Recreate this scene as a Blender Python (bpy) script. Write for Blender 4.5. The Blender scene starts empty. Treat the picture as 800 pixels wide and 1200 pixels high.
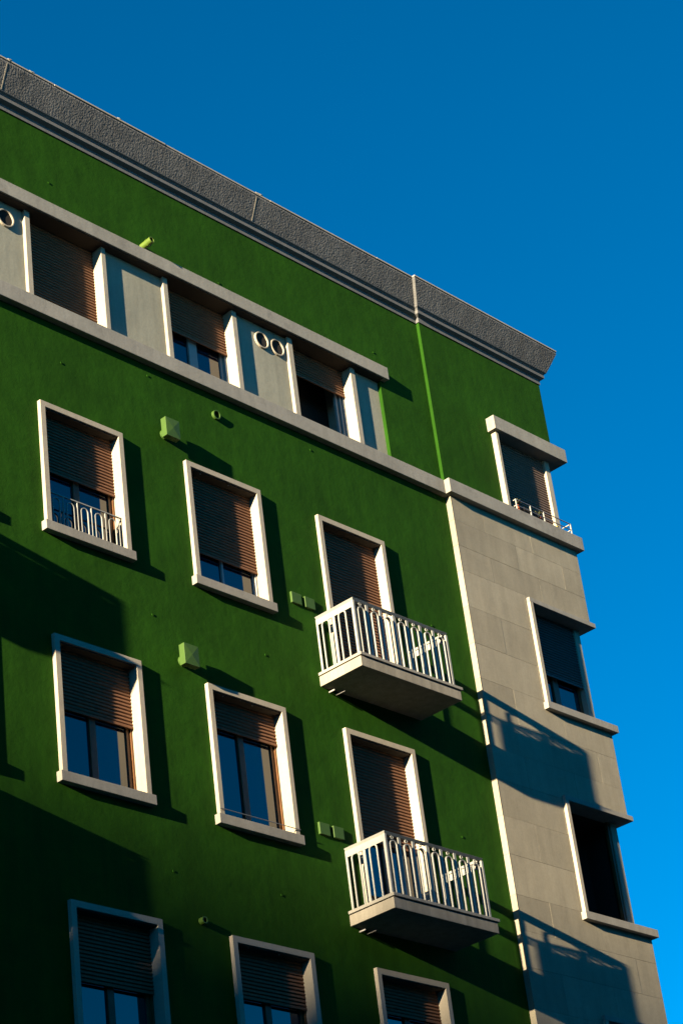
import bpy, bmesh, math, random
from mathutils import Vector, Matrix
random.seed(7)
scene = bpy.context.scene
COL = scene.collection
ZO = 17.1                     # metres from the ground up to the level used as z = 0 in the tables below

# ------------------------------------------------------------------ camera
CR = [[0.68597466495298, -0.718074159381803, -0.11750855573283098],
      [0.2875971281356641, 0.41592100907281115, -0.8627268432704096],
      [0.6683761298329087, 0.5580136340980608, 0.4918273408724807]]
CC = (-15.775265562, -17.807811954, -15.490344585 + ZO)
cam = bpy.data.cameras.new("camera")
cam.sensor_fit = 'VERTICAL'; cam.sensor_height = 24.0
cam.lens = 24.0 * 2617.7534 / 1200.0
cam.clip_start = 0.1; cam.clip_end = 5000
cam_o = bpy.data.objects.new("camera", cam); COL.objects.link(cam_o)
r, d, f = CR
cam_o.matrix_world = Matrix(((r[0], -d[0], -f[0], CC[0]), (r[1], -d[1], -f[1], CC[1]), (r[2], -d[2], -f[2], CC[2]), (0, 0, 0, 1)))
scene.camera = cam_o

# ------------------------------------------------------------------ sky, sun, exposure
SUN_TO = Vector((-6.3, -1.0, 1.13)).normalized()
world = bpy.data.worlds.new("World"); scene.world = world; world.use_nodes = True
wt = world.node_tree; bg = wt.nodes["Background"]
sky = wt.nodes.new("ShaderNodeTexSky"); sky.sky_type = 'NISHITA'; sky.sun_disc = False
sky.sun_elevation = math.asin(SUN_TO.z); sky.sun_rotation = math.atan2(SUN_TO.x, SUN_TO.y)
sky.altitude = 0; sky.air_density = 0.68; sky.dust_density = 0.0; sky.ozone_density = 3.0
hs = wt.nodes.new("ShaderNodeHueSaturation"); hs.inputs["Saturation"].default_value = 1.62; hs.inputs["Hue"].default_value = 0.493
wt.links.new(sky.outputs[0], hs.inputs["Color"]); wt.links.new(hs.outputs[0], bg.inputs[0])
bg.inputs[1].default_value = 0.05
sun = bpy.data.lights.new("sun", 'SUN'); sun.energy = 5.0; sun.angle = math.radians(0.53); sun.color = (1.0, 0.80, 0.54)
sun_o = bpy.data.objects.new("sun", sun); COL.objects.link(sun_o)
sun_o.rotation_euler = SUN_TO.to_track_quat('Z', 'Y').to_euler(); sun_o.location = (-60, -20, 60)
vs = scene.view_settings; vs.view_transform = 'Standard'; vs.look = 'None'; vs.gamma = 1; vs.use_curve_mapping = False
vs.exposure = 2.1
scene.cycles.max_bounces = 6; scene.cycles.diffuse_bounces = 1; scene.cycles.sample_clamp_indirect = 0.035

# ------------------------------------------------------------------ materials
def new_mat(name):
    m = bpy.data.materials.new(name); m.use_nodes = True
    return m, m.node_tree, m.node_tree.nodes["Principled BSDF"]

def coords(nt, scale=(1, 1, 1)):
    tc = nt.nodes.new("ShaderNodeTexCoord"); mp = nt.nodes.new("ShaderNodeMapping")
    mp.inputs["Scale"].default_value = scale
    nt.links.new(tc.outputs["Object"], mp.inputs["Vector"])
    return mp.outputs["Vector"]

def noise(nt, vec, scale, detail=4, rough=0.55):
    n = nt.nodes.new("ShaderNodeTexNoise"); n.inputs["Scale"].default_value = scale
    n.inputs["Detail"].default_value = detail; n.inputs["Roughness"].default_value = rough
    nt.links.new(vec, n.inputs["Vector"]); return n.outputs["Fac"]

def ramp(nt, fac, stops):
    n = nt.nodes.new("ShaderNodeValToRGB"); els = n.color_ramp.elements
    while len(els) < len(stops): els.new(0.5)
    for e, (p, c) in zip(els, stops):
        e.position = p; e.color = (c[0], c[1], c[2], 1) if isinstance(c, (tuple, list)) else (c, c, c, 1)
    nt.links.new(fac, n.inputs[0]); return n.outputs[0]

def mix(nt, fac, a, b, mode='MIX'):
    n = nt.nodes.new("ShaderNodeMix"); n.data_type = 'RGBA'; n.blend_type = mode
    for sock, v in ((n.inputs[0], fac), (n.inputs[6], a), (n.inputs[7], b)):
        if hasattr(v, "links"): nt.links.new(v, sock)
        elif isinstance(v, (tuple, list)): sock.default_value = (v[0], v[1], v[2], 1)
        else: sock.default_value = v
    return n.outputs[2]

def bump(nt, p, layers):
    prev = None
    for h, strength, dist in layers:
        b = nt.nodes.new("ShaderNodeBump"); b.inputs["Strength"].default_value = strength; b.inputs["Distance"].default_value = dist
        nt.links.new(h, b.inputs["Height"])
        if prev: nt.links.new(prev, b.inputs["Normal"])
        prev = b.outputs["Normal"]
    nt.links.new(prev, p.inputs["Normal"])

def plaster(name, col, vary=0.12, mottle=0, tone=False, rough=0.85, fine=(70, .25, .004), mid=(6, .2, .02), streak=0.10, coarse=None, spec=0.25, stain=None):
    m, nt, p = new_mat(name); col = tuple(c * .83 for c in col)
    if stain: stain = (tuple(c * .83 for c in stain[0]), stain[1])
    v = coords(nt); vstreak = coords(nt, (5.0, 5.0, .35))
    lo = tuple(c * (1 - vary) for c in col); hi = tuple(min(c * (1 + vary), 1) for c in col)
    c = ramp(nt, noise(nt, v, 0.9, 6, .6), [(.3, lo), (.7, hi)])
    c = mix(nt, 1.0, c, ramp(nt, noise(nt, vstreak, 1.6, 5, .6), [(.3, 1 - streak), (.65, 1.0)]), 'MULTIPLY')
    c = mix(nt, 1.0, c, ramp(nt, noise(nt, v, 38, 3, .6), [(.25, .9), (.7, 1.03)]), 'MULTIPLY')
    if mottle:
        c = mix(nt, 1.0, c, ramp(nt, noise(nt, v, 3.2, 8, .68), [(.34, 1 - mottle), (.62, 1 + mottle * .5)]), 'MULTIPLY')
        c = mix(nt, ramp(nt, noise(nt, coords(nt, (1, 1, .22)), 1.1, 7, .7), [(.55, 0.0), (.72, .55)]), c, tuple(q * .62 for q in col))
    if tone:
        at = nt.nodes.new("ShaderNodeAttribute"); at.attribute_name = 'tone'
        c = mix(nt, 1.0, c, ramp(nt, at.outputs["Fac"], [(0.0, .86), (1.0, 1.06)]), 'MULTIPLY')
    if stain:
        c = mix(nt, ramp(nt, noise(nt, v, 2.3, 7, .7), [(.56, 0.0), (.68, stain[1])]), c, stain[0])
    nt.links.new(c, p.inputs["Base Color"])
    p.inputs["Roughness"].default_value = rough; p.inputs["Specular IOR Level"].default_value = spec
    L = [(noise(nt, v, mid[0], 4, .6), mid[1], mid[2]), (noise(nt, v, fine[0], 3, .6), fine[1], fine[2])]
    if coarse: L.append((noise(nt, v, coarse[0], 2, .5), coarse[1], coarse[2]))
    bump(nt, p, L)
    return m

def plain(name, col, rough=0.5, metal=0.0, vary=.08, spec=.4, scale=14, bumps=.12):
    m, nt, p = new_mat(name); v = coords(nt); col = tuple(c * .83 for c in col)
    c = ramp(nt, noise(nt, v, scale, 5, .6), [(.3, tuple(x * (1 - vary) for x in col)), (.7, tuple(min(1, x * (1 + vary)) for x in col))])
    nt.links.new(c, p.inputs["Base Color"]); p.inputs["Roughness"].default_value = rough
    p.inputs["Metallic"].default_value = metal; p.inputs["Specular IOR Level"].default_value = spec
    bump(nt, p, [(noise(nt, v, scale * 5, 3), bumps, .003)])
    return m

M = {}
M['green'] = plaster('green_paint', (.0185, .078, .0042), vary=.16, streak=.15, mottle=.10, fine=(70, .32, .005), mid=(3.4, .28, .03), rough=.85, spec=.08)
M['grey'] = plaster('grey_render', (.35, .352, .295), vary=.08, streak=.08, fine=(95, .25, .004), mid=(5, .14, .015))
M['ashlar'] = plaster('ashlar_render', (.410, .376, .280), vary=.10, streak=.12, mottle=.05, tone=True, fine=(95, .32, .005), mid=(4, .2, .015), spec=.12)
M['panel'] = plaster('pale_plaster', (.375, .375, .295), vary=.12, streak=.16, fine=(60, .2, .004), mid=(4, .2, .02))
M['cream'] = plaster('cream_stone', (.460, .420, .330), vary=.07, streak=.10, fine=(120, .25, .003), mid=(12, .15, .008), stain=((.28, .265, .23), .5))
M['slab'] = plaster('balcony_slab', (.37, .345, .28), vary=.10, streak=.28, fine=(100, .3, .003), mid=(10, .2, .01), stain=((.25, .22, .17), .6), spec=.1)
M['concrete'] = plaster('cast_concrete', (.345, .335, .29), vary=.14, streak=.16, fine=(110, .3, .003), mid=(14, .2, .008), stain=((.19, .18, .16), .55))
M['stucco'] = plaster('rough_grey_stucco', (.175, .180, .180), vary=.15, streak=.3, stain=((.10, .105, .105), .6), fine=(110, .4, .005), mid=(3.5, .25, .03), coarse=(36, .75, .02), rough=.95, spec=.1)
M['trim'] = plaster('grey_trim', (.165, .17, .17), vary=.1, streak=.15, fine=(80, .3, .004), mid=(8, .2, .01))
M['shutter'] = plain('brown_shutter', (.240, .122, .070), rough=.6, vary=.15, spec=.12)
M['shutter_dull'] = plain('faded_shutter', (.23, .165, .13), rough=.6, vary=.12, spec=.12)
M['shutter_grey'] = plain('grey_shutter', (.085, .08, .08), rough=.6, vary=.12)
M['wood'] = plain('varnished_wood', (.15, .07, .026), rough=.45, vary=.25, scale=9)
M['white_frame'] = plain('white_frame', (.40, .40, .38), rough=.45)
M['white_metal'] = plain('white_painted_iron', (.34, .35, .32), rough=.5, vary=.08, scale=25)
M['grey_metal'] = plain('grey_metal', (.30, .31, .32), rough=.4, metal=.5)
M['lime'] = plain('green_painted_metal', (.10, .17, .016), rough=.55)
M['greenbox'] = plain('green_painted_box', (.046, .108, .012), rough=.6)
M['dark'] = plain('dark_interior', (.018, .015, .012), rough=.9)
M['terracotta'] = plain('terracotta', (.42, .10, .035), rough=.8)
M['box'] = plain('shade_brown_board', (.030, .022, .017), rough=.8)  # dark brown that paints in the shade under window heads and canopy
M['soil'] = plain('dark_planter', (.03, .025, .02), rough=.8)
M['leaf'] = plain('dry_leaf', (.06, .07, .03), rough=.7)
M['yellow'] = plain('yellow_plastic', (.55, .42, .04), rough=.5)
M['asphalt'] = plaster('asphalt', (.05, .05, .05), fine=(90, .4, .004))
M['pavement'] = plaster('pavement_stone', (.24, .23, .21), fine=(60, .3, .004))
M['block'] = plaster('ochre_render', (.36, .28, .18))
M['roof'] = plaster('roof_gravel', (.2, .19, .18))

def glass_mat():
    m, nt, p = new_mat('window_glass'); v = coords(nt)
    p.inputs["Base Color"].default_value = (.003, .009, .024, 1)
    p.inputs["Roughness"].default_value = .02; p.inputs["IOR"].default_value = 2.05
    bump(nt, p, [(noise(nt, v, 1.4, 2), .05, .02)])
    return m
M['glass'] = glass_mat()

# ------------------------------------------------------------------ mesh helpers
class MB:
    """collects faces, then links them as ONE mesh object"""
    def __init__(s): s.bm = bmesh.new()
    def quad(s, *pts):
        s.bm.faces.new([s.bm.verts.new((p[0], p[1], p[2] + ZO)) for p in pts]); return s
    def box(s, x0, x1, y0, y1, z0, z1):
        v = [s.bm.verts.new((x, y, z + ZO)) for z in (z0, z1) for y in (y0, y1) for x in (x0, x1)]
        for i in ((0, 2, 3, 1), (4, 5, 7, 6), (0, 1, 5, 4), (2, 6, 7, 3), (0, 4, 6, 2), (1, 3, 7, 5)):
            s.bm.faces.new([v[k] for k in i])
        return s
    def prism(s, pts, axis, a, b):
        """closed outline pts extruded along axis x ('x': pts are (y,z)) or y ('y': pts are (x,z))"""
        def P(p, t): return (t, p[0], p[1] + ZO) if axis == 'x' else (p[0], t, p[1] + ZO)
        A = [s.bm.verts.new(P(p, a)) for p in pts]; B = [s.bm.verts.new(P(p, b)) for p in pts]
        n = len(pts)
        for i in range(n): s.bm.faces.new((A[i], A[(i + 1) % n], B[(i + 1) % n], B[i]))
        s.bm.faces.new(A[::-1]); s.bm.faces.new(B); return s
    def sweep(s, path, sec, closed=False):
        """section sec [(u,v)] carried along a polyline; u is sideways, v the binormal"""
        P = [Vector((p[0], p[1], p[2] + ZO)) for p in path]; n = len(P); rings = []
        ref = None
        for i in range(n):
            a = P[(i - 1) % n] if (closed or i > 0) else P[i]
            b = P[(i + 1) % n] if (closed or i < n - 1) else P[i]
            t = (b - a).normalized()
            if ref is None:
                ref = Vector((0, 1, 0)) if abs(t.y) < .9 else Vector((1, 0, 0))
            w = (ref - t * ref.dot(t)).normalized(); u = t.cross(w)
            ref = w
            rings.append([s.bm.verts.new(P[i] + u * q[0] + w * q[1]) for q in sec])
        k = len(sec)
        for i in range(n if closed else n - 1):
            A, B = rings[i], rings[(i + 1) % n]
            for j in range(k): s.bm.faces.new((A[j], A[(j + 1) % k], B[(j + 1) % k], B[j]))
        if not closed: s.bm.faces.new(rings[0][::-1]); s.bm.faces.new(rings[-1])
        return s
    def tube(s, path, r, n=8, closed=False):
        return s.sweep(path, [(r * math.cos(2 * math.pi * k / n), r * math.sin(2 * math.pi * k / n)) for k in range(n)], closed)
    def bar(s, path, w, t, closed=False):
        return s.sweep(path, [(-w / 2, -t / 2), (w / 2, -t / 2), (w / 2, t / 2), (-w / 2, t / 2)], closed)
    def pipe(s, c, dirv, length, ro, ri, n=20):
        """hollow round stub from c along dirv"""
        c = Vector((c[0], c[1], c[2] + ZO)); dv = Vector(dirv).normalized()
        a = Vector((0, 0, 1)) if abs(dv.z) < .9 else Vector((1, 0, 0)); u = dv.cross(a).normalized(); w = dv.cross(u)
        rings = []
        for rr, t in ((ro, 0), (ro, length), (ri, length), (ri, 0.01)):
            rings.append([s.bm.verts.new(c + dv * t + (u * math.cos(2 * math.pi * k / n) + w * math.sin(2 * math.pi * k / n)) * rr) for k in range(n)])
        for A, B in zip(rings, rings[1:]):
            for k in range(n): s.bm.faces.new((A[k], A[(k + 1) % n], B[(k + 1) % n], B[k]))
        s.bm.faces.new(rings[-1]); return s
    def build(s, name, mat, parent=None, bevel=0, smooth=False, label=None):
        bmesh.ops.recalc_face_normals(s.bm, faces=s.bm.faces)
        me = bpy.data.meshes.new(name); s.bm.to_mesh(me); s.bm.free()
        me.materials.append(mat)
        if smooth:
            for p in me.polygons: p.use_smooth = True
        o = bpy.data.objects.new(name, me); COL.objects.link(o)
        if parent: o.parent = parent
        if label: o['label'] = label
        if bevel:
            b = o.modifiers.new("soft_edge", 'BEVEL'); b.width = bevel; b.segments = 2; b.limit_method = 'ANGLE'
        return o

def empty(name, parent=None, loc=(0, 0, 0), label=None):
    o = bpy.data.objects.new(name, None); COL.objects.link(o); o.location = loc; o.empty_display_size = .2
    if parent: o.parent = parent
    if label: o['label'] = label
    return o

def copy_tree(o, parent, off=(0, 0, 0)):
    c = o.copy(); COL.objects.link(c); c.parent = parent
    c.location = Vector(o.location) + Vector(off)
    for ch in list(o.children): copy_tree(ch, c)
    return c

def tag(o, label, cat, group=None):
    o['label'] = label; o['category'] = cat
    if group: o['group'] = group
    return o

# ------------------------------------------------------------------ table of the facade (x right, y into the wall, z up)
WY = .057                     # face of the main green wall
GY = -.041                    # face of the corner bay
XL, XG, XK = -22.0, 8.127, 11.246
XU, GU, XGU = 11.165, 0.0, 8.095   # right corner, face and left edge of the slightly set-back top storey of the bay
YB = 13.0                     # back of the building
GZ = -ZO                      # ground
ROWT = [0.0, -3.30, -6.63, -9.95]            # tops of window surrounds
ROWS = [-1.765, -5.085, -8.41, -11.73]       # tops of sills
COLX = {'Z': (-2.50, -1.118), 'A': (0.0, 1.382), 'B': (2.50, 3.897), 'C': (5.03, 6.423), 'Y': (-4.92, -3.53)}
ST0, ST1 = 1.337, 1.577       # string course
CT0, CT1 = 3.037, 3.257       # canopy over the ribbon of top floor windows
ZTOP = 4.60                   # top of green wall under the cornice
RIB_R = 6.955                 # right end of the recessed ribbon

# ------------------------------------------------------------------ ground
g = MB(); g.quad((-900, -900, GZ), (900, -900, GZ), (900, 900, GZ), (-900, 900, GZ))
o = g.build('ground', M['asphalt']); o['kind'] = 'structure'
k = MB().box(-60, 40, -4.2, 16, GZ + .004, GZ + .13)
o = k.build('pavement', M['pavement'], bevel=.02); o['kind'] = 'structure'

# ------------------------------------------------------------------ the apartment building
B = empty('apartment_building', loc=(0, 0, 0))
tag(B, 'green apartment building with cream window surrounds, white balconies and a grey corner bay', 'building')

def grid_wall(xs, zs, holes, y, depth):
    """front sheet at y with rectangular holes, plus the reveals of the holes"""
    m = MB()
    def is_hole(x, z): return any(a < x < b and c < z < d for a, b, c, d in holes)
    for i in range(len(xs) - 1):
        for j in range(len(zs) - 1):
            if not is_hole((xs[i] + xs[i + 1]) / 2, (zs[j] + zs[j + 1]) / 2):
                m.quad((xs[i], y, zs[j]), (xs[i + 1], y, zs[j]), (xs[i + 1], y, zs[j + 1]), (xs[i], y, zs[j + 1]))
    for a, b, c, d in holes:
        e = y + depth
        m.quad((a, y, c), (a, e, c), (a, e, d), (a, y, d)); m.quad((b, y, c), (b, e, c), (b, e, d), (b, y, d))
        m.quad((a, y, c), (b, y, c), (b, e, c), (a, e, c)); m.quad((a, y, d), (b, y, d), (b, e, d), (a, e, d))
    bmesh.ops.remove_doubles(m.bm, verts=m.bm.verts, dist=1e-5)
    return m

wins = []      # (column, row, is_door)
for row in range(4):
    for c in ('Z', 'A', 'B'): wins.append((c, row, False))
    for c in ('C', 'Y'): wins.append((c, row, row in (0, 1)))
INSET = .03
def hole_of(c, row, door):
    x0, x1 = COLX[c]
    zb = ROWS[row] - .08 if not door else (-2.563 if row == 0 else -5.947) - .02
    return (x0 + INSET, x1 - INSET, zb, ROWT[row] - INSET)
holes = [hole_of(*w) for w in wins]
holes.append((XL + 1, RIB_R, ST1 - .10, CT0 + .06))
xs = sorted({XL, XG} | {v for h in holes for v in h[:2]}); zs = sorted({GZ, ZTOP} | {v for h in holes for v in h[2:]})
wm = grid_wall(xs, zs, holes, WY, .6)
wm.quad((XL, WY, GZ), (XL, YB, GZ), (XL, YB, ZTOP), (XL, WY, ZTOP))
wm.quad((XL, YB, GZ), (XK, YB, GZ), (XK, YB, ZTOP), (XL, YB, ZTOP))
wm.build('wall', M['green'], B)
MB().box(XL + .05, XU - .35, .7, YB - .05, GZ + .2, ZTOP).build('inner_wall', M['dark'], B)
MB().box(XL + .1, XU - .1, .3, YB - .1, ZTOP + .01, 5.10).build('roof', M['roof'], B)

# --- corner bay: green top storey, grey ashlar render below
def bay_sheet(z0, z1, hz, yfront, XK, XG, x0):
    """bay front, left return and right side between z0 and z1; hz = list of (za, zb) corner window openings"""
    m = MB(); dpt = 1.55
    cuts = sorted({z0, z1} | {v for h in hz for v in h})
    for a, b in zip(cuts, cuts[1:]):
        op = any(h[0] < (a + b) / 2 < h[1] for h in hz)
        m.quad((XG, yfront, a), (x0, yfront, a), (x0, yfront, b), (XG, yfront, b))
        m.quad((XG, WY + .3, a), (XG, yfront, a), (XG, yfront, b), (XG, WY + .3, b))
        if not op:
            m.quad((x0, yfront, a), (XK, yfront, a), (XK, yfront, b), (x0, yfront, b))
            m.quad((XK, yfront, a), (XK, dpt, a), (XK, dpt, b), (XK, yfront, b))
        m.quad((XK, dpt, a), (XK, YB, a), (XK, YB, b), (XK, dpt, b))
    for a, b in hz:
        for z in (a, b): m.quad((x0, yfront, z), (XK, yfront, z), (XK, dpt, z), (x0, dpt, z))
        m.quad((x0, yfront, a), (x0, dpt, a), (x0, dpt, b), (x0, yfront, b))
        m.quad((x0, dpt, a), (XK, dpt, a), (XK, dpt, b), (x0, dpt, b))
    return m
bay_sheet(ST0 + .1, ZTOP, [(ST1 - .1, 3.05)], GU, XU, XGU, 9.57).build('bay_wall', M['green'], B, label='green upper wall of the corner bay')
BAYH = [(ROWS[i] - .05, ROWT[i] - .03) for i in range(4)]
bay_sheet(GZ, ST0 + .1, BAYH, GY + .004, XK, XG, 9.665).build('bay_backing', M['grey'], B)
# the render facing, cut into large blocks by thin open joints
joints = [1.437, .915, .475, .045, -.57, -1.18, -1.76, -2.34, -2.85, -3.35, -3.92, -4.5, -5.1, -5.62, -6.15, -6.73, -7.3, -7.9, -8.5, -9.1, -9.7, -10.3]
JA, JB = (8.87, 10.04), (9.60, 10.75)
TONES = []; fm = MB(); gp = .0016
for n, (zt, zb) in enumerate(zip(joints, joints[1:])):
    pat = {13: JB, 14: JA}.get(n, JA if n % 2 == 0 else JB)
    xsb = [XG] + [x + random.uniform(-.02, .02) for x in pat] + [XK]
    bits = [(zb, zt)]
    for a, b in zip(xsb, xsb[1:]):
        xa = a + (gp if a != XG else 0); xb = b - (gp if b != XK else 0)
        za, zz = zb + gp, zt - gp
        dy = random.uniform(-.0013, .0008); tn = random.random()
        # cut the block round the window openings
        rects = [(xa, xb, za, zz)]
        for ha, hb in BAYH:
            out = []
            for (p, q, s0, s1) in rects:
                if q <= 9.665 or s1 <= ha or s0 >= hb: out.append((p, q, s0, s1)); continue
                if p < 9.665: out.append((p, 9.665, s0, s1)); p = 9.665
                if s1 > hb: out.append((p, q, hb, s1))
                if s0 < ha: out.append((p, q, s0, ha))
            rects = out
        for (p, q, s0, s1) in rects:
            if q - p > .01 and s1 - s0 > .01:
                n0 = len(fm.bm.faces); fm.box(p, q, GY + dy, GY + .02, s0, s1); TONES += [tn] * (len(fm.bm.faces) - n0)
            if p == XG:
                fm.box(XG - .004, XG + .006, GY - .0015, WY + .02, s0, s1); TONES += [tn] * 6
    # right-hand return of the corner
    if not any(ha < (zt + zb) / 2 < hb for ha, hb in BAYH):
        fm.box(XK - .002, XK + .004, GY + .004, 1.5, zb + gp, zt - gp); TONES += [.5] * 6
fo = fm.build('bay_facing', M['ashlar'], B, label='grey ashlar-jointed render of the corner bay')
ta = fo.data.attributes.new('tone', 'FLOAT', 'FACE'); ta.data.foreach_set('value', TONES)

# --- string course (runs round the bay), canopy and cornice
E1 = .10
def wrap(e, z0, z1, xl=XL):
    """a band that projects by e in front of wall and bay and turns the right corner"""
    m = MB()
    pts = [(xl, WY - e), (XG - e, WY - e), (XG - e, GY - e), (XK + e, GY - e), (XK + e, YB), (XK - .05, YB), (XK - .05, GY + .15), (XG + .1, GY + .15), (XG + .1, WY + .1), (xl, WY + .1)]
    b = [m.bm.verts.new((p[0], p[1], z0 + ZO)) for p in pts]; t = [m.bm.verts.new((p[0], p[1], z1 + ZO)) for p in pts]
    n = len(pts)
    for i in range(n): m.bm.faces.new((b[i], b[(i + 1) % n], t[(i + 1) % n], t[i]))
    m.bm.faces.new(b[::-1]); m.bm.faces.new(t)
    return m
wrap(E1, ST0, ST1).build('string_course', M['concrete'], B, bevel=.006)

def cornice_mesh():
    prof = [(-.10, 4.565), (.016, 4.565), (.016, 4.650), (.022, 4.656), (.074, 4.680), (.080, 4.686), (.080, 4.738), (.074, 4.744), (.090, 4.768), (.116, 4.786), (.120, 4.795),
            (.1425, 4.845), (.176, 4.920), (.212, 5.003), (.25, 5.09), (.279, 5.155), (.272, 5.195), (-.10, 5.205)]
    m = MB()
    def ring(x, y, ux, uy): return [m.bm.verts.new((x + ux * e, y + uy * e, z + ZO)) for e, z in prof]
    stations = [ring(x, WY, 0, -1) for x in (XL,)] + [ring(XGU, WY, -1, -1), ring(XGU, GU, -1, -1), ring(XU, GU, 1, -1), ring(XU, YB, 1, 0)]
    for A, C in zip(stations, stations[1:]):
        for j in range(len(prof) - 1): m.bm.faces.new((A[j], A[j + 1], C[j + 1], C[j]))
    return m
CORN = cornice_mesh(); cornice = CORN.build('cornice', M['trim'], B)
cornice.data.materials.append(M['stucco'])
zs_ = [0]
for p in cornice.data.polygons:
    z = p.center.z - ZO
    if 4.797 < z < 5.193: p.material_index = 1
# thin metal-grey capping on the cornice, slightly broken along its length
cap = MB(); x = XL
while x < XG - .34:
    w = random.uniform(1.1, 2.4); x2 = min(x + w, XGU - .29)
    dz = random.uniform(-.006, .006)
    cap.box(x, x2 - .006, WY - .288 + random.uniform(-.004, .004), WY + .1, 5.194 + dz, 5.222 + dz); x = x2
cap.box(XGU - .285, XU + .288, GU - .288, GU + .1, 5.195, 5.223)
cap.box(XU + .1, XU + .286, GU + .1, YB, 5.195, 5.223)
cap.build('coping', M['cream'], B, bevel=.006)
# raised joints on the stucco where two lengths meet
for xj in (-.42, 4.32):
    j = MB()
    j.prism([(WY - .116, 4.800), (WY - .1255, 4.800), (WY - .281, 5.154), (WY - .270, 5.154)], 'x', xj, xj + .016)
    j.build('cornice_joint', M['cream'], B)

# lumps of old mortar left on the edge of the roof
for xx in (-.36, .02, 1.62, 4.36, 4.42, 7.98):
    lm = MB(); bmesh.ops.create_icosphere(lm.bm, subdivisions=2, radius=.03)
    for v_ in lm.bm.verts:
        v_.co *= random.uniform(.75, 1.2); v_.co.x *= 1.9; v_.co += Vector((xx, WY - .262, 5.226 + ZO))
    lm.build('mortar_lump', M['concrete'], cornice)
# canopy over the ribbon
MB().box(XL + .9, 7.06, -.046, WY + .55, CT0, CT1).build('canopy', M['concrete'], B, bevel=.006)

MB().box(XL + 1.0, RIB_R - .01, -.02, WY + .5, CT0 - .012, CT0 - .001).build('soffit_shade_board', M['box'], B)  # dark board added to paint in shade on the canopy underside
# ribbon of panels, pilasters and windows on the top floor
PY = .118                                            # face of the recessed panels
PITCH = 2.462
pil = []                                             # (x0, x1) of pilaster fronts
for kx in range(-4, 3):
    pil.append((-.018 + kx * PITCH, .066 + kx * PITCH)); pil.append((1.313 + kx * PITCH - (0), 1.397 + kx * PITCH))
pil = sorted(pil); 
pil = [(-.018, .066), (1.315, 1.392), (2.456, 2.540), (3.792, 3.884), (4.930, 5.030), (6.283, 6.383)] + [(a - PITCH * n, b - PITCH * n) for n in (1, 2, 3) for a, b in ((-.018, .066), (1.315, 1.392))]
pil.sort()
for a, b in pil:
    MB().box(a, b, WY + .006, .62, ST1 - .08, CT0 - .013).build('pilaster', M['cream'], B, bevel=.004)
for i in range(1, len(pil), 2):
    xa = pil[i][1]; xb = pil[i + 1][0] if i + 1 < len(pil) else RIB_R + .02
    if i + 1 < len(pil): MB().box(xa - .01, xb + .01, PY, PY + .2, ST1 - .09, CT0 + .03).build('panel', M['panel'], B)
    else: MB().box(xa - .01, xb, PY, PY + .2, ST1 - .09, CT0 + .03).build('panel', M['panel'], B)
MB().box(XL + 1.01, pil[0][0], PY, PY + .2, ST1 - .09, CT0 + .03).build('panel', M['panel'], B)
def vent_ring(x, z, y):
    v = MB().pipe((x, y + .02, z), (0, -1, 0), .05, .139, .118, 28).build('vent_ring', M['cream'], B, bevel=.004)
    MB().pipe((x, y + .0, z), (0, -1, 0), .006, .117, .10, 24).build('vent_opening', M['dark'], v)
    return v
for x in (-.315, 4.412, 4.735): vent_ring(x, 2.767, PY)

# ------------------------------------------------------------------ windows
def shutter_mesh(x0, x1, z0, z1, y, pitch=.047):
    """rolling shutter: curved slats with a dark groove between them, closed at the back"""
    n = max(1, int(round((z1 - z0) / pitch))); p = (z1 - z0) / n
    pts = []
    for i in range(n):
        zb = z0 + i * p
        pts += [(y + .012, zb), (y + .012, zb + .22 * p), (y + .001, zb + .24 * p), (y - .005, zb + .36 * p), (y - .004, zb + .60 * p), (y + .006, zb + .97 * p)]
    pts.append((y + .012, z1)); pts += [(y + .02, z1), (y + .02, z0)]
    m = MB(); m.prism(pts, 'x', x0, x1)
    m.box(x0 + .005, x1 - .005, y - .008, y + .012, z0 - .035, z0 - .002)
    return m

def casement(win, x0, x1, z0, z1, y, mat, fw=.05, mull=.10, light='glass'):
    """two-leaved casement: frame + meeting stiles, and one pane each side"""
    m = MB(); xm = (x0 + x1) / 2
    m.box(x0, x0 + fw, y, y + .05, z0, z1); m.box(x1 - fw, x1, y, y + .05, z0, z1)
    m.box(x0 + fw, x1 - fw, y, y + .05, z0, z0 + fw); m.box(x0 + fw, x1 - fw, y, y + .05, z1 - fw, z1)
    m.box(xm - mull / 2, xm + mull / 2, y - .008, y + .045, z0 + fw, z1 - fw)
    m.build('casement', mat, win, bevel=.004)
    for a, b in ((x0 + fw, xm - mull / 2), (xm + mull / 2, x1 - fw)):
        MB().box(a + .001, b - .001, y + .022, y + .028, z0 + fw + .001, z1 - fw - .001).build('pane', M['glass'], win)

def room(win, x0, x1, z0, z1, y, depth=.42):
    m = MB(); e = y + depth
    m.quad((x0, e, z0), (x1, e, z0), (x1, e, z1), (x0, e, z1))
    m.quad((x0, y, z0), (x0, e, z0), (x0, e, z1), (x0, y, z1)); m.quad((x1, y, z0), (x1, e, z0), (x1, e, z1), (x1, y, z1))
    m.quad((x0, y, z0), (x1, y, z0), (x1, e, z0), (x0, e, z0)); m.quad((x0, y, z1), (x1, y, z1), (x1, e, z1), (x0, e, z1))
    m.build('room', M['dark'], win)

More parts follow.
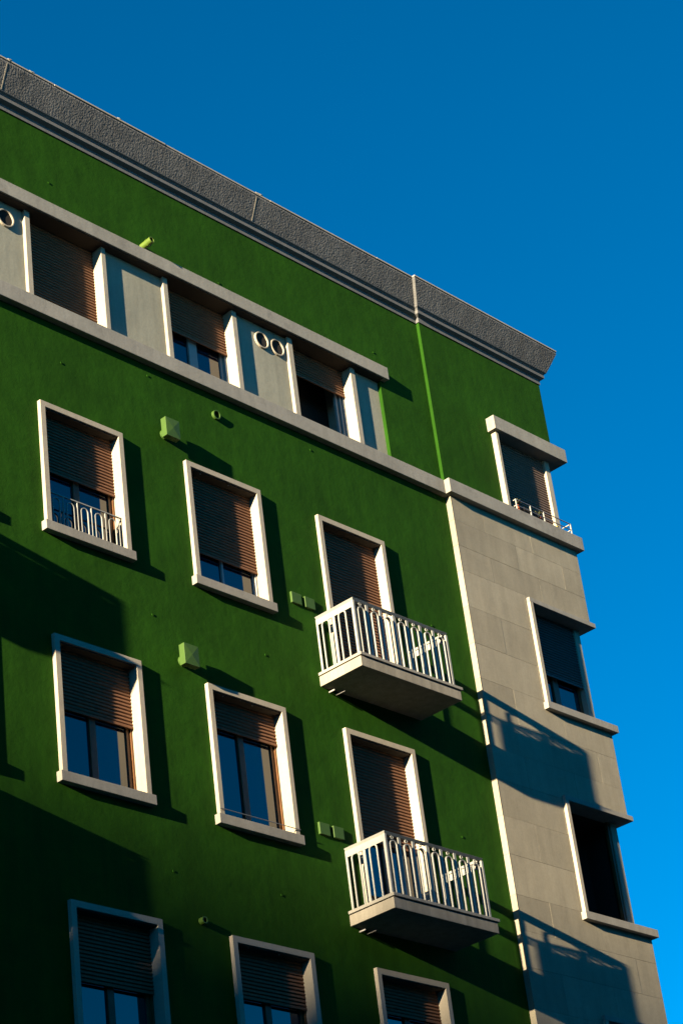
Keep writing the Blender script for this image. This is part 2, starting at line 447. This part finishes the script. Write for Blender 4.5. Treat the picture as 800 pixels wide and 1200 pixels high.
SY = .165
def facade_window(c, row, zsh, frame='wood', door=False, rail=None, label=None):
    x0, x1 = COLX[c]; zt = ROWT[row]; zs = ROWS[row]
    if door: zs = (-2.563 if row == 0 else -5.947) - .01
    w = empty('balcony_door' if door else 'window', B, label=label)
    t = .08
    m = MB()
    m.prism([(x0, zs), (x0 + t, zs), (x0 + t, zt - t), (x1 - t, zt - t), (x1 - t, zs), (x1, zs), (x1, zt), (x0, zt)], 'y', 0, .40)
    m.build('surround', M['cream'], w, bevel=.004)
    if not door:
        MB().box(x0 - .045, x1 + .038, -.032, .42, zs - .13, zs - .001).build('sill', M['concrete'], w, bevel=.005)
    xa, xb = x0 + t, x1 - t
    if zsh > zs + .04:
        thin = frame == 'white_frame'
        casement(w, xa + .005, xb - .03, zs + .002, zt - t - .002, .200, M[frame], fw=.026 if thin else .05, mull=.035 if thin else .10)
    # guides, the shutter itself, and a dark board painting in shade under the head
    for ga, gb in ((xb - .028, xb - .001), (xa + .001, xa + .018)):
        MB().box(ga, gb, SY + .008, .200, zs + .001, zt - t - .001).build('shutter_guide', M[frame], w)
    shutter_mesh(xa + .002, xb - .002, max(zsh, zs + .04), zt - t - .002, SY - .012).build('shutter', M['shutter'], w)
    MB().box(xa + .001, xb - .001, .022, SY - .006, zt - t - .014, zt - t - .001).build('head_shade_board', M['box'], w)
    MB().quad((xa, .38, zs), (xb, .38, zs), (xb, .38, zt - t), (xa, .38, zt - t)).build('room', M['dark'], w)
    if rail == 'guard':
        y = .07; zr = zs + .485
        MB().bar([(xa, y, zr), (xb, y, zr)], .014, .020).build('guard_rail', M['white_metal'], w)
        for kk in range(6):
            bx = .105 + .23 * kk; cx = bx + .115; rx = .056
            if bx < xb: MB().bar([(bx, y, zs + .002), (bx, y, zr)], .010, .018).build('guard_bar', M['white_metal'], w)
            if cx + rx < xb:
                a, b2 = zs + .012, zr - .055; P = []
                for q in range(9): P.append((cx - rx * math.cos(math.pi * q / 8), y, b2 - rx + rx * math.sin(math.pi * q / 8)))
                for q in range(9): P.append((cx + rx * math.cos(math.pi * q / 8), y, a + rx - rx * math.sin(math.pi * q / 8)))
                MB().bar(P, .011, .018, closed=True).build('guard_loop', M['white_metal'], w)
    if rail == 'rod':
        MB().tube([(x0 - .01, -.012, zs + .075), (x1 + .0, -.012, zs + .075)], .006).build('safety_rod', M['grey_metal'], w)
    if c == 'B':
        for sx in (.22, .74):
            MB().tube([(xa + sx, .05, zt - t - .022), (xa + sx, .05, zt - t - .013)], .010, 8).build('screw', M['white_frame'], w)
    return w

facade_window('A', 0, -.885, rail='guard', label='window with shutter two thirds down and a small looped guard rail')
facade_window('B', 0, -1.245, frame='white_frame', label='window with shutter almost closed over white casements')
facade_window('C', 0, -9, door=True)
facade_window('A', 1, -4.150)
facade_window('B', 1, -3.780, rail='rod', label='window with shutter mostly raised and a thin rod above its sill')
facade_window('C', 1, -4.76, door=True)
facade_window('A', 2, -7.463, frame='wood')
facade_window('B', 2, -7.290)
facade_window('C', 2, -7.116)
facade_window('Z', 0, -1.0); facade_window('Z', 1, -4.0); facade_window('Z', 2, -7.4)
facade_window('Y', 0, -9, door=True); facade_window('Y', 1, -9, door=True); facade_window('Y', 2, -7.5)
for c in 'ZABCY': facade_window(c, 3, -10.9)

# ribbon windows
def ribbon_window(i, zsh, kind, frame):
    xa, xb = pil[i][1], pil[i + 1][0]; z0, z1 = ST1, CT0 - .013
    w = empty('window', B, label={'closed': None, 'half': 'top floor window with half lowered shutter', 'open': 'open dark top floor window with half lowered shutter'}[kind])
    y = .25
    shutter_mesh(xa + .002, xb - .002, max(zsh, z0 + .04), z1 - .002, y - .012).build('shutter', M['shutter'], w)
    for ga, gb in ((xb - .03, xb - .001), (xa + .001, xa + .03)):
        MB().box(ga, gb, y + .009, y + .09, z0 + .001, z1 - .001).build('shutter_guide', M['white_frame'], w)
    if kind == 'half': casement(w, xa + .03, xb - .032, z0 + .002, z1 - .004, y + .06, M[frame], mull=.16)
    if kind == 'open':
        for ga, gb, yy in ((xb - .16, xb - .115, y + .05), (xb - .085, xb - .045, y + .03)):
            MB().box(ga, gb, yy, yy + .045, z0 + .002, z1 - .004).build('casement', M[frame], w, bevel=.004)
    if kind != 'half': room(w, xa - .02, xb + .02, z0 - .03, z1 + .01, y + .02, .36)
first = [i for i, p in enumerate(pil) if abs(p[0] + .018) < 1e-6][0]
ribbon_window(first, -9, 'closed', 'white_frame')
ribbon_window(first + 2, 2.345, 'half', 'white_frame')
ribbon_window(first + 4, 2.59, 'open', 'white_frame')
for i in range(0, first, 2): ribbon_window(i, 1.9, 'closed', 'white_frame')

# corner windows of the bay
def corner_window(row, zsh, label=None):
    zt, zs = ROWT[row] + .005, ROWS[row] - .02
    w = empty('window', B, label=label)
    yf = GY - .057; x0 = 9.632; t = .078; xr = XK + .057
    m = MB()
    m.box(x0, x0 + t, yf, .30, zs, zt - t - .0005)                          # left jamb
    m.build('surround', M['cream'], w, bevel=.004)
    m = MB()                                                               # head turns the corner
    pts = [(x0, yf), (xr, yf), (xr, 1.6), (XK - .25, 1.6), (XK - .25, .35), (x0, .35)]
    b = [m.bm.verts.new((p[0], p[1], zt - t + ZO)) for p in pts]; tt = [m.bm.verts.new((p[0], p[1], zt + ZO)) for p in pts]
    for i in range(6): m.bm.faces.new((b[i], b[(i + 1) % 6], tt[(i + 1) % 6], tt[i]))
    m.bm.faces.new(b[::-1]); m.bm.faces.new(tt); m.build('lintel', M['concrete'], w, bevel=.005)
    m = MB(); xr2 = XK + .088
    pts = [(x0 - .04, yf - .028), (xr2, yf - .028), (xr2, 1.65), (XK - .25, 1.65), (XK - .25, .40), (x0 - .04, .40)]
    b = [m.bm.verts.new((p[0], p[1], zs - .12 + ZO)) for p in pts]; tt = [m.bm.verts.new((p[0], p[1], zs - .001 + ZO)) for p in pts]
    for i in range(6): m.bm.faces.new((b[i], b[(i + 1) % 6], tt[(i + 1) % 6], tt[i]))
    m.bm.faces.new(b[::-1]); m.bm.faces.new(tt); m.build('sill', M['concrete'], w, bevel=.005)
    ys = .145; xp0, xp1 = 10.995, 11.140
    MB().box(xp0, xp1, ys - .02, ys + .13, zs, zt - t - .0005).build('corner_post', M['cream'], w, bevel=.004)
    xa = x0 + t
    dark = M['wood']
    if zsh is not None:
        shutter_mesh(xa + .001, xp0 - .001, zsh, zt - t - .002, ys).build('shutter', M['shutter_grey'], w)
        casement(w, xa + .002, xp0 - .002, zs + .002, zt - t - .003, ys + .07, dark, mull=.14)
    else:
        MB().box(xp0 - .06, xp0 - .002, ys, ys + .06, zs + .001, zt - t - .001).build('casement', dark, w)
        room(w, xa - .03, xp0 + .0, zs - .02, zt - t - .004, ys + .05, .45)
    # the side leaf round the corner
    MB().box(xp1 - .07, xp1 - .05, ys + .13, 1.5, zs + .002, zt - t - .002).build('side_pane', M['glass'] if zsh is None else M['shutter_grey'], w)
corner_window(0, -1.09, 'corner window with grey shutter two thirds down')
corner_window(1, None, 'corner window with its shutter fully raised over a dark room')
corner_window(2, -7.9); corner_window(3, -11.2)

# top corner window under its own canopy
tw = empty('window', B, label='top floor corner window with closed shutter under a thick canopy')
EC = .12
m = MB()
pts = [(9.455, GY - EC), (XK + .075, GY - EC), (XK + .075, 1.7), (XK - .3, 1.7), (XK - .3, .5), (9.455, .5)]
b = [m.bm.verts.new((p[0], p[1], 2.995 + ZO)) for p in pts]; tt = [m.bm.verts.new((p[0], p[1], 3.245 + ZO)) for p in pts]
for i in range(6): m.bm.faces.new((b[i], b[(i + 1) % 6], tt[(i + 1) % 6], tt[i]))
m.bm.faces.new(b[::-1]); m.bm.faces.new(tt); m.build('canopy', M['concrete'], tw, bevel=.006)
MB().box(9.535, 9.60, GY - .052, .35, ST1 + .001, 2.994).build('surround', M['cream'], tw, bevel=.004)
MB().box(10.925, 11.045, .025, .17, ST1 + .001, 2.994).build('corner_post', M['cream'], tw, bevel=.004)
shutter_mesh(9.601, 10.924, ST1 + .03, 2.993, .075).build('shutter', M['shutter_dull'], tw)
MB().box(11.0, 11.02, .17, 1.5, ST1 + .002, 2.992).build('side_shutter', M['shutter_grey'], tw)
# low planter rail on its sill
pr = empty('planter_rail', B, label='low white planter rail on the top corner sill')
yr = GY - .085
for zz in (ST1 + .075, ST1 + .185):
    MB().bar([(9.70, yr, zz), (11.10, yr, zz)], .008, .016).build('rail', M['grey_metal'], pr)
for xx in (9.70, 10.06, 10.40, 11.10):
    MB().bar([(xx, yr, ST1 + .001), (xx, yr, ST1 + .19)], .014, .018).build('post', M['white_metal'], pr)
for xx in (9.70, 11.10):
    for zz in (ST1 + .075, ST1 + .18):
        MB().bar([(xx, yr, zz), (xx, yr + .16, zz)], .014, .016).build('end_bar', M['white_metal'], pr)

# ------------------------------------------------------------------ balconies
def balcony(zb, zt, zr, label=None):
    bal = empty('balcony', B, label=label)
    x0, x1, yf = 4.700, 6.735, -.706
    MB().box(x0, x1, yf, WY + .05, zb, zt - .052).build('slab', M['slab'], bal, bevel=.006)
    MB().box(x0 - .012, x1 + .03, yf - .022, WY + .04, zt - .042, zt).build('coping', M['concrete'], bal, bevel=.004)
    MB().box(x0 + .02, x1 - .02, yf + .02, WY + .03, zt - .0525, zt - .0415).build('joint', M['dark'], bal)
    rx0, rx1, ry = 4.772, 6.680, -.632
    W = M['white_metal']
    hr = MB(); a, b_, c_, d_ = rx0 - .022, rx0 + .022, rx1 - .022, rx1 + .022
    pts = [(a, ry - .025), (d_, ry - .025), (d_, WY - .002), (c_, WY - .002), (c_, ry + .025), (b_, ry + .025), (b_, WY - .002), (a, WY - .002)]
    k = .024
    plo = [(a + k, ry - .025 + k), (d_ - k, ry - .025 + k), (d_ - k, WY - .002), (c_, WY - .002), (c_, ry + .025), (b_, ry + .025), (b_, WY - .002), (a + k, WY - .002)]
    lo = [hr.bm.verts.new((p[0], p[1], zr - .034 + ZO)) for p in plo]; hi = [hr.bm.verts.new((p[0], p[1], zr + ZO)) for p in pts]
    for i in range(8): hr.bm.faces.new((lo[i], lo[(i + 1) % 8], hi[(i + 1) % 8], hi[i]))
    hr.bm.faces.new(lo[::-1]); hr.bm.faces.new(hi)
    hr.build('handrail', W, bal, bevel=.002)
    for px in (rx0, rx1):
        MB().box(px - .008, px + .008, ry + .03, WY - .002, zr - .125, zr - .036).build('under_rail', W, bal, bevel=.002)
    for px in (rx0, rx1):
        MB().box(px - .019, px + .019, ry - .019, ry + .019, zt, zr - .033).build('corner_post', W, bal, bevel=.003)
    top = zr - .105
    def arch(cx, cy, along):
        P = []; hw = .064
        def pt(u, z): return (cx + u, cy, z) if along == 'x' else (cx, cy + u, z)
        P.append(pt(-hw, zt)); P.append(pt(-hw, top - hw))
        for s in range(1, 12): P.append(pt(-hw * math.cos(math.pi * s / 12), top - hw + hw * math.sin(math.pi * s / 12)))
        P.append(pt(hw, top - hw)); P.append(pt(hw, zt))
        m = MB()
        if along == 'x':
            m.sweep(P, [(-.0065, -.022), (.0065, -.022), (.0065, .022), (-.0065, .022)])
        else:
            m.sweep(P, [(-.0065, -.010), (.0065, -.010), (.0065, .010), (-.0065, .010)])
        m.build('baluster_arch', W, bal)
    def flat(cx, cy, along):
        m = MB()
        if along == 'x': m.box(cx - .024, cx + .024, cy - .006, cy + .006, zt, zr - .033)
        else: m.box(cx - .007, cx + .007, cy - .022, cy + .022, zt, zr - .033)
        m.build('baluster_bar', W, bal, bevel=.002)
    def ring(cx, cy):
        P = [(cx + .021 * math.cos(2 * math.pi * s / 12), cy, zr - .058 + .021 * math.sin(2 * math.pi * s / 12)) for s in range(12)]
        MB().bar(P, .007, .016, closed=True).build('ring', W, bal)
    n = 7; p = (rx1 - rx0) / n
    for i in range(n):
        arch(rx0 + (i + .5) * p, ry, 'x')
        if i: flat(rx0 + i * p, ry, 'x')
        ring(rx0 + (i + .5) * p, ry)
    for xx in (rx0, rx1):
        L = (WY - ry); q = L / 2.0
        for i in range(2): arch(xx, ry + .06 + (i + .5) * (q - .035), 'y')
        for i in (1, 2): flat(xx, ry + .06 + i * (q - .035), 'y')
    # two short drain spouts under the slab
    for sx, ln in ((4.86, .10), (5.0, .16)):
        MB().tube([(sx, WY + .02, zb - .045), (sx, WY - ln, zb - .045)], .011).build('drain_spout', M['white_frame'], bal, smooth=True)
    return bal
bal = balcony(-2.761, -2.563, -1.703)
copy_tree(bal, B, (0, 0, -3.368))
for dz, top in ((0, .13), (-3.368, .07)):
    b2 = copy_tree(bal, B, (-9.90, 0, dz))
    MB().box(6.660, 6.672, -.60, WY - .01, -2.55, -1.703 - top).build('shadow_fill_panel', M['panel'], b2)  # unseen panel added to close the gap in the railing's cast shadow

# ------------------------------------------------------------------ small fittings on the wall
def vent_cowl(x, z):
    v = empty('vent_cowl', B)
    y1, y0 = WY - .085, WY - .180; s = .245
    m = MB(); m.box(x, x + s, y0, y1, z - .285, z); m.build('hood', M['greenbox'], v, bevel=.003)
    m = MB(); c = (x + s / 2, y0 - .010, z - .1425); a = [(x, y0 - .0005, z - .285), (x + s, y0 - .0005, z - .285), (x + s, y0 - .0005, z), (x, y0 - .0005, z)]
    for i in range(4):
        m.bm.faces.new([m.bm.verts.new((q[0], q[1], q[2] + ZO)) for q in (a[i], a[(i + 1) % 4], c)])
    m.build('hood_face', M['greenbox'], v)
    MB().pipe((x + .125, WY + .02, z - .165), (0, -1, 0), .11, .075, .06).build('duct', M['greenbox'], v, smooth=False)
vent_cowl(2.067, .461); vent_cowl(2.018, -2.92)
for zc in (-1.437, -4.795):
    for xx in (4.308, 4.570):
        jb = MB().box(xx, xx + .192, WY - .032, WY + .01, zc - .165, zc).build('junction_box', M['greenbox'], B, bevel=.006)
# pipe stubs and wall bolts
MB().pipe((3.213, WY + .02, .992), (0, -1, -.1), .065, .068, .054).build('pipe_stub', M['greenbox'], B, smooth=False)
ps = MB().pipe((2.10, WY + .02, 3.36), (.05, -1, .12), .22, .050, .036).build('pipe_stub', M['lime'], B)
MB().pipe((2.112, WY - .10, 3.3755), (.05, -1, .12), .03, .058, .050).build('pipe_collar', M['lime'], ps)
MB().pipe((2.06, WY + .02, -6.522), (0, -1, 0), .09, .045, .03).build('pipe_stub', M['greenbox'], B)
for x, z in [(.442, 3.692), (.446, .758), (1.982, 1.163), (3.588, 3.401), (6.895, 3.534), (5.118, 1.118), (1.695, -2.547), (3.686, -2.566), (1.677, -5.966), (3.489, -5.932), (-1.2, .9), (7.3, -1.1), (7.25, -4.4)]:
    MB().tube([(x, WY + .01, z), (x, WY - .009, z)], .017, 10).build('wall_plug', M['green'], B)

# ------------------------------------------------------------------ pots on the top corner sill
def pot(x, y, r, h, label):
    t = empty('flower_pot', loc=(x, y, ST1 + ZO)); tag(t, label, 'flower pot')
    m = MB(); n = 20; prof = [(.0, 0), (r * .72, 0), (r * .95, h * .78), (r * 1.06, h * .78), (r * 1.06, h), (r * .92, h), (r * .9, h * .86), (0, h * .86)]
    rings = [[m.bm.verts.new((a * math.cos(2 * math.pi * k / n), a * math.sin(2 * math.pi * k / n), z)) for k in range(n)] for a, z in prof[1:-1]]
    for A, C in zip(rings, rings[1:]):
        for k in range(n): m.bm.faces.new((A[k], A[(k + 1) % n], C[(k + 1) % n], C[k]))
    m.bm.faces.new(rings[0][::-1]); m.bm.faces.new(rings[-1])
    m.build('pot', M['terracotta'], t, smooth=False)
    rnd = random.Random(int(x * 100)); s = MB()
    lf = MB()
    for q in range(7):
        a = rnd.uniform(0, 6.28); l = rnd.uniform(.08, .17); ex = Vector((math.cos(a) * l * .6, math.sin(a) * l * .35, h + l))
        s.tube([(0, 0, h * .8 - ZO), (ex.x * .4, ex.y * .4, h + l * .5 - ZO), (ex.x, ex.y, ex.z - ZO)], .003, 5)
        for w in range(4):
            c = ex * rnd.uniform(.75, 1.05); u = Vector((rnd.uniform(-1, 1), rnd.uniform(-1, 1), rnd.uniform(-.3, .8))).normalized() * .03; v2 = u.cross(Vector((rnd.random(), rnd.random(), 1))).normalized() * .011
            lf.bm.faces.new([lf.bm.verts.new(c + k) for k in (-u, v2, u, -v2)])
    s.build('stem', M['leaf'], t); lf.build('foliage', M['leaf'], t)
pot(9.815, GY - .01, .062, .125, 'terracotta pot with a withered plant at the left end of the white planter rail')
pot(10.34, GY - .01, .050, .085, 'small terracotta pot beside the dark planter box on the top corner sill')
pb = empty('planter_box', loc=(10.08, GY - .005, ST1 + ZO)); tag(pb, 'dark planter box behind the white rail on the top corner sill', 'planter')
MB().prism([(-.055, -ZO), (.055, -ZO), (.068, .12 - ZO), (-.068, .12 - ZO)], 'x', -.17, .19).build('box', M['soil'], pb, bevel=.004)
cup = empty('watering_cup', loc=(10.79, GY - .03, ST1 + ZO)); tag(cup, 'tiny yellow cup standing near the right end of the planter rail', 'cup')
MB().pipe((0, 0, -ZO), (0, 0, 1), .06, .03, .026, 16).build('cup_body', M['yellow'], cup)

# ------------------------------------------------------------------ far block down the street, outside the frame: the low sun just clears its roof
fb = empty('tower_block', loc=(-310, -45, 0)); tag(fb, 'tall ochre apartment tower far down the street whose roof cuts the low sun', 'building')
TT = 47.4
ang = math.radians(-11.3)
def tower_box(x0, x1, y0, y1, z0, z1, name, mat):
    m = MB(); m.box(x0, x1, y0, y1, z0, z1); o = m.build(name, mat, fb); return o
tower_box(-35, 35, -15, 0, GZ + .01, TT - 1.2, 'wall', M['block'])
tower_box(-35.5, 35.5, -15.5, .3, TT - 1.2, TT, 'roof', M['roof'])
fb.location = (-296, -47, 0); fb.rotation_euler = (0, 0, ang)
# the shaded row of houses across the street, behind the photographer
orow = empty('street_house', loc=(-10, -27, 0)); tag(orow, 'long plain house row across the street in its own shade', 'building')
w_ = MB(); w_.box(-120, 70, -40, -27, GZ + .01, 2.0); w_.build('wall', M['block'], orow)
MB().box(-121, 71, -41, -26.6, 2.0, 2.5).build('roof', M['roof'], orow)
for o in orow.children: o.location = Vector((10, 27, 0))
